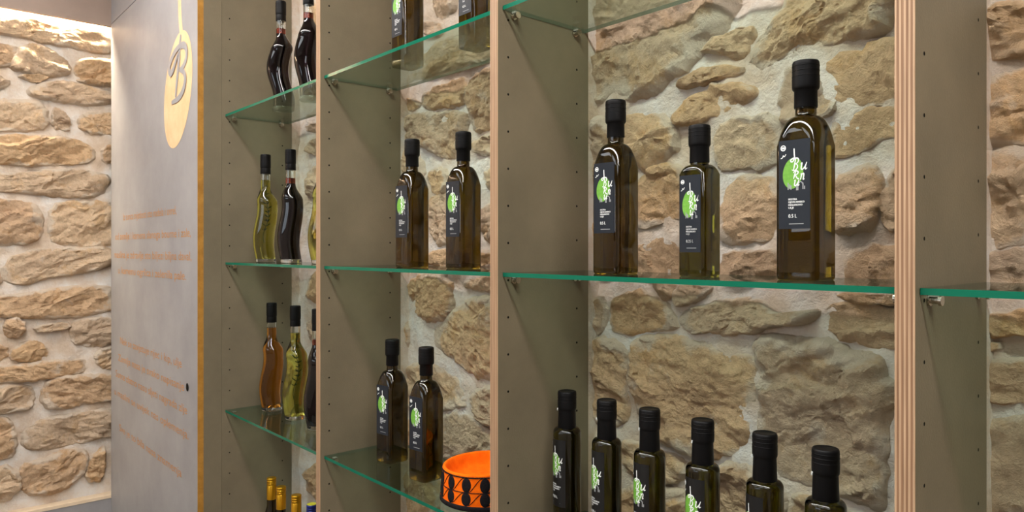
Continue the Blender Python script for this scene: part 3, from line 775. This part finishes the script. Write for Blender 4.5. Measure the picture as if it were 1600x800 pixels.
def label_print(w, h, vol, small=False):
    """2D artwork on a w x h label, origin at its lower left: dict material -> (verts, faces)"""
    out = {'green': ([], []), 'white': ([], []), 'grey': ([], [])}
    def put(m, v, f):
        k = len(out[m][0]); out[m][0].extend(v); out[m][1].extend([tuple(i + k for i in q) for q in f])
    # oval, built in rings so it can be bent round a bottle
    cx, cy, rx, ry = .46 * w, .625 * h, .325 * w, .175 * h
    v, f = [(cx, cy)], []
    n, R = 40, 6
    for r in range(1, R + 1):
        for k in range(n):
            a = 2 * math.pi * k / n; q = r / R
            v.append((cx + q * (rx * math.cos(a) + .04 * w * math.sin(a)), cy + q * ry * math.sin(a)))
    for k in range(n): f.append((0, 1 + k, 1 + (k + 1) % n))
    for r in range(R - 1):
        for k in range(n):
            a = 1 + r * n + k; b = 1 + r * n + (k + 1) % n; f.append((a, a + n, b + n, b))
    put('green', v, f)
    P = lambda x, y: (x * w, y * h)
    lw = .026 * w
    put('white', *ribbon2(smooth_poly([P(.50, .90), P(.505, .84), P(.52, .79), P(.47, .755), P(.40, .75), P(.385, .775), P(.44, .785), P(.53, .80)], 2), lw * 1.5))
    SL = {'B': [[(.28, 0), (.36, .5), (.45, 1.0)], [(.06, .74), (.15, .95), (.45, 1.03), (.82, .96), (.88, .74), (.66, .56), (.38, .52)], [(.38, .52), (.74, .48), (.86, .25), (.64, .02), (.28, -.03), (.02, .08)]],
          'u': [[(.0, .72), (.16, .96), (.20, .8), (.12, .3), (.25, .0), (.5, .1), (.72, .55), (.84, .97)], [(.84, .97), (.70, .3), (.78, .0), (1.02, .2)]],
          'R': [[(.22, 0), (.30, .5), (.40, 1.0)], [(.02, .78), (.22, .98), (.65, 1.03), (.86, .80), (.66, .56), (.36, .50)], [(.44, .50), (.64, .2), (.92, -.06), (1.12, .04)]],
          'n': [[(.0, .78), (.16, .95), (.16, .5), (.08, .0)], [(.12, .5), (.4, .95), (.66, .9), (.68, .45), (.60, .05), (.72, -.02), (.92, .15)]]}
    for ch, x, y, hh, ww in (('B', .42, .655, .135, .22), ('u', .68, .655, .085, .22), ('R', .44, .560, .085, .20), ('n', .69, .545, .075, .15), ('u', .48, .478, .075, .18)):
        for st_ in SL[ch]:
            q = smooth_poly([(x * w + (p[0] + .18 * p[1]) * ww * w, y * h + p[1] * hh * h) for p in st_], 2)
            m_ = len(q); put('white', *ribbon2(q, [.014 * w + .024 * w * math.sin(math.pi * i / (m_ - 1)) for i in range(m_)]))
    # little ruined arches under the letters
    for x, y0, y1 in ((.31, .44, .52), (.36, .45, .50), (.40, .44, .49), (.58, .43, .485), (.62, .43, .50), (.78, .44, .51), (.83, .44, .475)):
        put('grey', *ribbon2([P(x, y0), P(x, y1)], .034 * w))
    put('grey', *ribbon2(smooth_poly([P(.62, .495), P(.68, .525), P(.75, .52), P(.79, .48)], 2), .03 * w))
    for k, s in enumerate(('EKSTRA', 'DJEVICANSKO', 'MASLINOVO', 'ULJE')):
        v, f = text_fit(s, .32 * w, (.322 - .032 * k) * h, [.27, .50, .44, .17][k] * w, .021 * h); put('white', v, f); put('white', [(a + .006 * w, b) for a, b in v], f)
    v, f = text_fit(vol, .32 * w, .125 * h, (.26 if len(vol) < 6 else .34) * w, .040 * h); put('white', v, f); put('white', [(a + .006 * w, b) for a, b in v], f)
    put('grey', *ribbon2([P(.34, .055), P(.80, .055)], .012 * h * .7))
    # round mark and scribble
    ring = [(.15 * w + .075 * w * math.cos(a * math.pi / 10), .915 * h + .075 * w * math.sin(a * math.pi / 10)) for a in range(21)]
    put('white', *ribbon2(ring, .028 * w))
    put('white', *ribbon2([P(.10, .915), P(.20, .915)], .06 * w))
    put('white', *ribbon2(smooth_poly([P(.07, .80), P(.13, .805), P(.15, .84), P(.18, .81), P(.24, .845)], 2), .022 * w))
    return out

def flat_label(parent, w, h, z0, y, vol):
    mb = MB(); mb.box(-w / 2, w / 2, y - 0.0004, y + 0.0004, z0, z0 + h)
    lb = mb.obj('label', M['label'], parent)
    for m, (v, f) in label_print(w, h, vol).items():
        mb = MB(); off = {'green': .0005, 'grey': .0006, 'white': .0007}[m]
        mb.add([(-w / 2 + a, y - off, z0 + b) for a, b in v], f)
        mb.obj({'green': 'olive_print', 'white': 'lettering', 'grey': 'arches_print'}[m], M[m], lb)['kind'] = 'stuff'
    return lb

def round_label(parent, R, w, h, z0, art_w, vol, a0):
    """label wrapped round a cylinder; artwork centred on angle a0 (0 = facing -Y, positive to the right)"""
    n = 40
    def pt(x, z, r): a = x / R; return (r * math.sin(a), -r * math.cos(a), z)
    mb = MB(); rr = R + .0003
    v = [pt(-w / 2 + w * k / n + a0 * R, z0 + zz * h, rr) for zz in (0, 1) for k in range(n + 1)]
    mb.add(v, [(k, k + 1, n + 2 + k, n + 1 + k) for k in range(n)])
    lb = mb.obj('label', M['label_black'], parent, smooth=True)
    for m, (v, f) in label_print(art_w, h, vol).items():
        mb = MB(); off = {'green': .0005, 'grey': .0006, 'white': .0007}[m]
        mb.add([pt(a - art_w / 2 + a0 * R, z0 + b, R + off) for a, b in v], f)
        mb.obj({'green': 'olive_print', 'white': 'lettering', 'grey': 'arches_print'}[m], M[m], lb, smooth=True)['kind'] = 'stuff'
    return lb

def make_square(label, H, w, z_sh0, z_sh1, z_neck, rcol, rsl, z_collar, lab, vol, mat, flat_shoulder=False):
    t = thing('square_oil_bottle', label, 'bottle')
    a = w / 2; rc = .17 * w; rn = rsl * .94
    R = [rsq(a * .80, rc * .7, .0008), rsq(a * .93, rc * .9, .0), rsq(a * .985, rc, .0018), rsq(a, rc, .005)]
    R += [rsq(a, rc, z) for z in (.02, z_sh0 * .5, z_sh0)]
    K = 12
    for k in range(1, K + 1):
        q = k / K
        if flat_shoulder: s = (1 - q ** 2.6) ** .55
        else: s = max(0, 1 - q ** 2.3) ** .52 * .95 + (1 - q) * .05
        aa = rn + (a - rn) * s
        rr = rc + (aa - rc) * q ** .8
        R.append(rsq(aa, min(rr, aa), z_sh0 + (z_sh1 - z_sh0) * (1 - (1 - q) ** 1.15) * (1 if not flat_shoulder else 1)))
    R += [rsq(rn * .99, rn, z_sh1 + .004), rsq(rn * .98, rn, z_neck), rsq(rn * .98, rn, z_neck + .012)]
    mb = MB(); mb.loft(R); mb.obj('glass_body', mat, t, smooth=True, sharp=70)
    capsule_part(t, rcol, rsl, H, z_collar, z_neck)
    flat_label(t, lab[0], lab[2] - lab[1], lab[1], -a - .0003, vol)
    return t

H5 = .359 * D
sq5 = make_square('', H5, .0725 * D, .61 * H5, .748 * H5, .786 * H5, .0214 * D, .0180 * D, .878 * H5, (.0535 * D, .232 * H5, .632 * H5), '0.5 L', M['olive'])
H25 = .281 * D
sq25 = make_square('small square 0.25 L dark green oil bottle standing between two tall ones', H25, .0585 * D, .675 * H25, .738 * H25, .752 * H25, .0203 * D, .0178 * D, .873 * H25,
                   (.0455 * D, .159 * H25, .664 * H25), '0.25 L', M['olive2'], True)

def uv(px, v):
    """point at depth v*D under pixel column px"""
    d = ray(px, HOR); k = v * D / d[1]
    return d[0] * k, v * D
used5 = []
G5 = 'tall square 0.5 L oil bottles'
x, y = uv(962, 1.150); place(sq5, used5, (x, y, Z_MID), math.radians(1), 'tall square dark oil bottle beside the small 0.25 L bottle and the grey partition', G5)
x, y = uv(1259, 1.146); place(sq5, used5, (x, y, Z_MID), math.radians(-1), 'tall square dark oil bottle standing by the broad striped plywood edge', G5)
x, y = uv(644, 1.125); place(sq5, used5, (x, y, Z_MID), math.radians(3), 'tall square oil bottle of the eye-level pair, the one nearer the wavy bottles', G5)
x, y = uv(724, 1.157); place(sq5, used5, (x, y, Z_MID), math.radians(3), 'tall square oil bottle of the eye-level pair, the one farther from the wavy bottles', G5)
x, y = uv(613, 1.145); place(sq5, used5, (x, y, Z_LOW), math.radians(7), 'tall square oil bottle on the hat shelf, the one farther from the orange hat', G5)
x, y = uv(666, 1.125); place(sq5, used5, (x, y, Z_LOW), math.radians(6), 'tall square oil bottle on the hat shelf, the one right next to the orange hat', G5)
x, y = uv(637, 1.150); place(sq5, used5, (x, y, Z_UP), math.radians(0), 'tall square oil bottle above the eye-level pair, the one nearer the wavy bottles', G5)
x, y = uv(744, 1.178); place(sq5, used5, (x, y, Z_UP), math.radians(0), 'tall square oil bottle above the eye-level pair, the one farther from the wavy bottles', G5)
x, y = uv(1093, 1.150); sq25.location = (x, y, Z_MID); sq25.rotation_euler = (0, 0, math.radians(0))

def make_round():
    t = thing('round_oil_bottle', '', 'bottle')
    H = .313 * D; r = .0308 * D
    zc, zs, zb = H - .0375 * D, H - .079 * D, H - .0925 * D
    rn = .0188 * D
    prof = [(r * .75, .0006), (r * .93, 0), (r * .99, .002), (r, .005), (r, zb)]
    for k in range(1, 9):
        q = k / 8; prof.append((rn + (r - rn) * (1 - q ** 2.2) ** .5 if q < 1 else rn, zb + (zs - zb) * (q * .95)))
    prof += [(rn * .97, zs), (rn * .97, zs + .012)]
    mb = MB(); mb.lathe(prof, 44); mb.obj('glass_body', M['olive2'], t, smooth=True, sharp=60)
    capsule_part(t, .0208 * D, .0190 * D, H, zc, zs - .001, .0198 * D)
    round_label(t, r, 1.75 * r, .146 * D, .064 * D, .05 * D, '0.25 L', math.radians(4))
    mb = MB(); mb.box(-.0008, .0008, -.0008, .0002, -.0028, .0012)
    sq = mb.obj('tear_tab', M['white'], t); sq.location = (-.004, -.0208 * D + .0002, zc - .001); sq.rotation_euler = (0, .25, 0)
    return t
rb = make_round(); usedr = []
ordn = ['first', 'second', 'third', 'fourth', 'fifth', 'sixth']
for k, (px, v, rz) in enumerate([(886, 1.145, -16), (948, 1.14, -22), (1015, 1.14, -18), (1098, 1.14, -14), (1195, 1.138, -30), (1290, 1.122, -26)]):
    x, y = uv(px, v)
    place(rb, usedr, (x, y, Z_LOW), math.radians(rz), 'slim round oil bottle with black capsule, %s of six counted from the grey partition' % ordn[k], 'row of round oil bottles')

# wavy bottles
def make_wavy(label, kind, ph, amp=.0062):
    t = thing('wavy_bottle', label, 'bottle')
    H = .418 * D; zn = .292 * D; zsh = .232 * D; zl = {'oil': .318, 'amber': .322, 'dark': .312}[kind] * D
    rb_, rn = .0400 * D, .0178 * D
    def axis(z): return amp * D * math.sin(2 * math.pi * (z / zsh) * .92 + ph) / .76 * min(1, max(0, (zn - z) / (.05 * D)))
    def rad(z):
        if z <= zsh: return rb_ * (1 + .035 * math.cos(2 * math.pi * z / zsh * 1.1 + ph))
        if z < zn:
            q = (z - zsh) / (zn - zsh); s = q * q * (3 - 2 * q)
            return rb_ * (1 + .035 * math.cos(2 * math.pi * 1.1 + ph)) * (1 - s) + rn * s
        return rn
    def ring(z, k=1.0, n=32):
        ax = axis(z); r = rad(z) * k
        sq_ = .94 if z < zsh else 1.0
        return [(ax + r * math.cos(2 * math.pi * i / n), r * sq_ * math.sin(2 * math.pi * i / n), z) for i in range(n)]
    zb = .014 * D
    mb = MB(); mb.loft([ring(.0004, .82), ring(0.0, .93), ring(.0015, .99), ring(.004), ring(zb - .001), ring(zb - .0002, .985)])
    mb.obj('glass_base', M['clear'], t, smooth=True, sharp=50)
    lm = {'oil': M['oil'], 'amber': M['amber'], 'dark': M['darkwine']}[kind]
    zs = [zb + (zn - zb) * i / 34 for i in range(35)]
    mb = MB(); mb.loft([ring(zb + .0001, .985)] + [ring(z) for z in zs[1:]], cap1=(kind == 'dark'))
    if kind != 'dark': mb.loft([ring(zn), ring((zn + zl) / 2, .995), ring(zl, .995)], cap0=False)
    body = mb.obj('filled_body', lm, t, smooth=True, sharp=70)
    if kind == 'dark':
        mb = MB(); mb.loft([ring(zn + .0002, .99), ring(zl, .99)]); mb.obj('filled_neck', M['redneck'], t, smooth=True, sharp=60)
    ztop = .352 * D
    mb = MB(); n = 32
    mb.loft([ring(zl + .0003, .99), ring(ztop, .99), ring(ztop, .80), ring(zl + .0003, .80)], cap0=False, cap1=False)
    k = len(mb.v); mb.f += [(3 * n + (i + 1) % n, 3 * n + i, i, (i + 1) % n) for i in range(n)]; mb.m += [0] * n
    mb.obj('glass_neck', M['clear'], t, smooth=True, sharp=50)
    capsule_part(t, .0197 * D, .0188 * D, H, .368 * D, .342 * D)
    if kind == 'oil':      # herb sprig floating in the oil
        mb = MB(); rnd = random.Random(3)
        pts = [(axis(z) + .004 + .003 * math.sin(z * 60), -.004, z) for z in [zb + .06 * D + .235 * D * i / 14 for i in range(15)]]
        mb.tube(pts, .0008, 5)
        for i in range(3, 15):
            p = Vector(pts[i])
            for q in range(5):
                a = rnd.uniform(0, 6.28); d = Vector((math.cos(a) * .8, math.sin(a) * .8, rnd.uniform(.3, .9))).normalized() * rnd.uniform(.008, .014)
                if i > 11: d = d * .6
                mb.tube([p, p + d * .5, p + d], [.0005, .0013, .0003], 4)
        mb.obj('herb_sprig', M['herb'], t)
    return t
def put_wavy(label, kind, px, v, z, ph, rz, amp=.0062, grp='wavy bottles'):
    t = make_wavy(label, kind, ph, amp); x, y = uv(px, v); t.location = (x, y, z); t.rotation_euler = (0, 0, math.radians(rz)); t['group'] = grp
RZV = 38        # waves lie roughly across the line of sight
put_wavy('dark wavy bottle above the green one, nearer the lettered cupboard', 'dark', 439, 1.150, Z_UP, math.radians(40), RZV, .0105)
put_wavy('dark wavy bottle on the same shelf as another dark one, nearer the plywood edge', 'dark', 482, 1.147, Z_UP, math.radians(55), RZV, .008)
put_wavy('wavy bottle of pale green oil standing nearest the cupboard beside a dark one', 'oil', 415, 1.125, Z_MID, math.radians(150), RZV)
put_wavy('dark wavy bottle standing between two wavy bottles of green oil', 'dark', 454, 1.138, Z_MID, math.radians(150), RZV)
put_wavy('wavy bottle of green oil half hidden behind the pale plywood edge', 'oil', 503, 1.150, Z_MID, math.radians(150), RZV)
put_wavy('wavy bottle of amber liquid on the glass shelf', 'amber', 424.5, 1.150, Z_LOW, math.radians(160), RZV)
put_wavy('wavy bottle of green oil with a herb sprig beside the amber one', 'oil', 461.5, 1.158, Z_LOW, math.radians(165), RZV)
put_wavy('dark wavy bottle beside the green herb bottle, half hidden by the plywood edge', 'dark', 496, 1.153, Z_LOW, math.radians(150), RZV)

# bottles with foil tops, only their tops above the frame's lower edge
def make_foil(label, foil, top):
    t = thing('foil_topped_bottle', label, 'bottle')
    H = .382 * D; rn = .0175 * D; r = .042 * D
    mb = MB(); mb.lathe([(r * .8, .001), (r * .97, 0), (r, .004), (r, .19 * D), (r * .93, .215 * D), (r * .6, .245 * D), (rn, .275 * D), (rn * .9, H - .006)], 36)
    mb.obj('glass_body', M['olive'], t, smooth=True, sharp=60)
    z0 = H - .082 * D; q = rn * 1.02
    mb = MB(); mb.lathe([(q, z0), (q, H - .022), (q * .95, H - .021), (q, H - .020), (q, H - .015), (q * .94, H - .0142), (q, H - .0132), (q, H - .009), (q * .95, H - .0082), (q, H - .0072), (q, H - .0012), (q * .95, H - .0003), (q * .9, H), (q * .5, H)], 36)
    cap = mb.obj('foil_cap', M[foil], t, smooth=True, sharp=40)
    if top:
        mb = MB(); mb.lathe([(q * .9, H + .0002), (q * .88, H + .001), (q * .3, H + .0012)], 30); mb.obj('cap_disc', M[top], cap, smooth=True, sharp=40)
    return t
for px, v, lab, foil, top in ((424.3, 1.138, 'gold capped bottle standing nearest the lettered cupboard', 'gold', None), (439.3, 1.122, 'gold capped bottle between two other gold capped bottles', 'gold', None),
                              (463, 1.125, 'gold capped bottle beside the blue capped one', 'gold', None), (487, 1.123, 'bottle with blue foil and yellow green top beside the plywood edge', 'blue', 'yellowgreen')):
    t = make_foil(lab, foil, top); x, y = uv(px, v); t.location = (x, y, Z_BOT); t['group'] = 'foil topped bottles'

# ------------------------------------------------------------------ the orange hat
hx, hy = -1.424 * D, 1.1560 * D
hat = thing('orange_hat', 'round orange felt cap with black embroidered ovals and black lower band', 'hat', (hx, hy, Z_LOW), 0)
HR, HH = .1125 * D, .0875 * D
def hr(z): return HR * (1 + .02 * (1 - z / HH)) - .002 * (z / HH)
def lift(a): return 1 + .05 * math.cos(a - math.radians(50))
def hring(r, z, n=72): return [(r * math.cos(2 * math.pi * k / n), r * math.sin(2 * math.pi * k / n), z * lift(2 * math.pi * k / n)) for k in range(n)]
mb = MB()
mb.loft([hring(hr(0) - .004, .002), hring(hr(0), .001), hring(hr(HH * .5), HH * .5), hring(hr(HH * .86), HH * .86), hring(hr(HH) - .0006, HH * .965), hring(hr(HH) - .0022, HH * .995), hring(hr(HH) - .004, HH),
         hring(hr(HH) - .006, HH * .99), hring(hr(HH) - .008, HH * .95), hring(hr(HH) - .011, HH * .80), hring(hr(HH) - .016, HH * .66), hring(hr(HH) - .026, HH * .58), hring(HR * .45, HH * .56)])
mb.obj('crown', M['felt'], hat, smooth=True, sharp=75)
mb = MB(); mb.loft([hring(hr(0) + .0004, .0), hring(hr(0) + .0014, .001), hring(hr(.008) + .0014, .0085), hring(hr(.009) + .0002, .0095)], cap0=False, cap1=False); mb.obj('lower_band', M['blackfelt'], hat, smooth=True)
def hpt(a, z, off): r = hr(z) + off; return (r * math.cos(a), r * math.sin(a), z * lift(a))
NP = 15
zr = [(.0105 + .0145 * .98), (.0105 + .0145 * .98) + .0225]
zmid = .0305
for k in range(NP):
    a0 = math.radians(-160) + 2 * math.pi * k / NP
    for zc_, hz_ in ((.0218, .0124), (.0472, .0134)):
        mb = MB(); n = 24; v = [hpt(a0, zc_, .0014)]
        for q in (.5, .85, 1.0):
            for j in range(n):
                b = 2 * math.pi * j / n
                v.append(hpt(a0 + q * .0095 / HR * math.cos(b), zc_ + q * hz_ * math.sin(b), .0013 if q < .9 else .0002))
        f = [(0, 1 + j, 1 + (j + 1) % n) for j in range(n)]
        for q in range(2):
            for j in range(n):
                p0 = 1 + q * n + j; p1 = 1 + q * n + (j + 1) % n; f.append((p0, p0 + n, p1 + n, p1))
        mb.add(v, f); mb.obj('embroidered_oval', M['blackfelt'], hat, smooth=True)
mb = MB()
def hline(pts, r=.0008): mb.tube([hpt(a, z, .0003) for a, z in pts], r, 5)
hline([(2 * math.pi * k / 90, .0340) for k in range(91)]); hline([(2 * math.pi * k / 90, .0612) for k in range(91)], .001)
for k in range(NP):
    a0 = math.radians(-160) + 2 * math.pi * k / NP; st_ = 2 * math.pi / NP
    for zlo, zhi in ((.0110, .0335), (.0345, .0605)):
        hline([(a0 + st_ * (.10 + .80 * q / 12), zlo + (zhi - zlo) * (.5 - .5 * math.cos(math.pi * (q / 12) ** .9))) for q in range(13)])
for k in range(220):
    a = 2 * math.pi * k / 220; mb.tube([hpt(a, .0610, .0004), hpt(a + .004, .0634, .0002)], .0005, 4)
mb.obj('stitched_lines', M['blackfelt'], hat, smooth=True)['kind'] = 'stuff'

# ------------------------------------------------------------------ ceiling light and added fill panels (outside the frame)
for x, y, wd, dp, lab in ((-0.45, 0.12, 4.6, .20, 'long linear ceiling light running in front of the shelving'),):
    t = thing('ceiling_light', lab, 'light', (x, y, ROOM_Z), 0)
    mb = MB(); mb.box(-wd / 2, wd / 2, -dp / 2, dp / 2, -.045, 0); mb.obj('housing', M['housing'], t)
    mb = MB(); mb.box(-wd / 2 + .012, wd / 2 - .012, -dp / 2 + .012, dp / 2 - .012, -.049, -.0455); mb.obj('diffuser', M['panel_light'], t)
for k, (x, lab) in enumerate(((-2.1, 'added fill light panel on the ceiling nearest the stone end wall'), (-0.5, 'added fill light panel on the ceiling in the middle of the room'), (1.1, 'added fill light panel on the ceiling nearest the plain wall'))):
    t = thing('fill_panel', lab, 'light', (x, -0.95, ROOM_Z), 0, 'added fill panels')  # added to give broad reflections on bottle shoulders and front fill on the stones
    mb = MB(); mb.box(-.62, .62, -.32, .32, -.02, 0); mb.obj('housing', M['housing'], t)
    mb = MB(); mb.box(-.60, .60, -.30, .30, -.023, -.0202); mb.obj('diffuser', M['fill_light'], t)
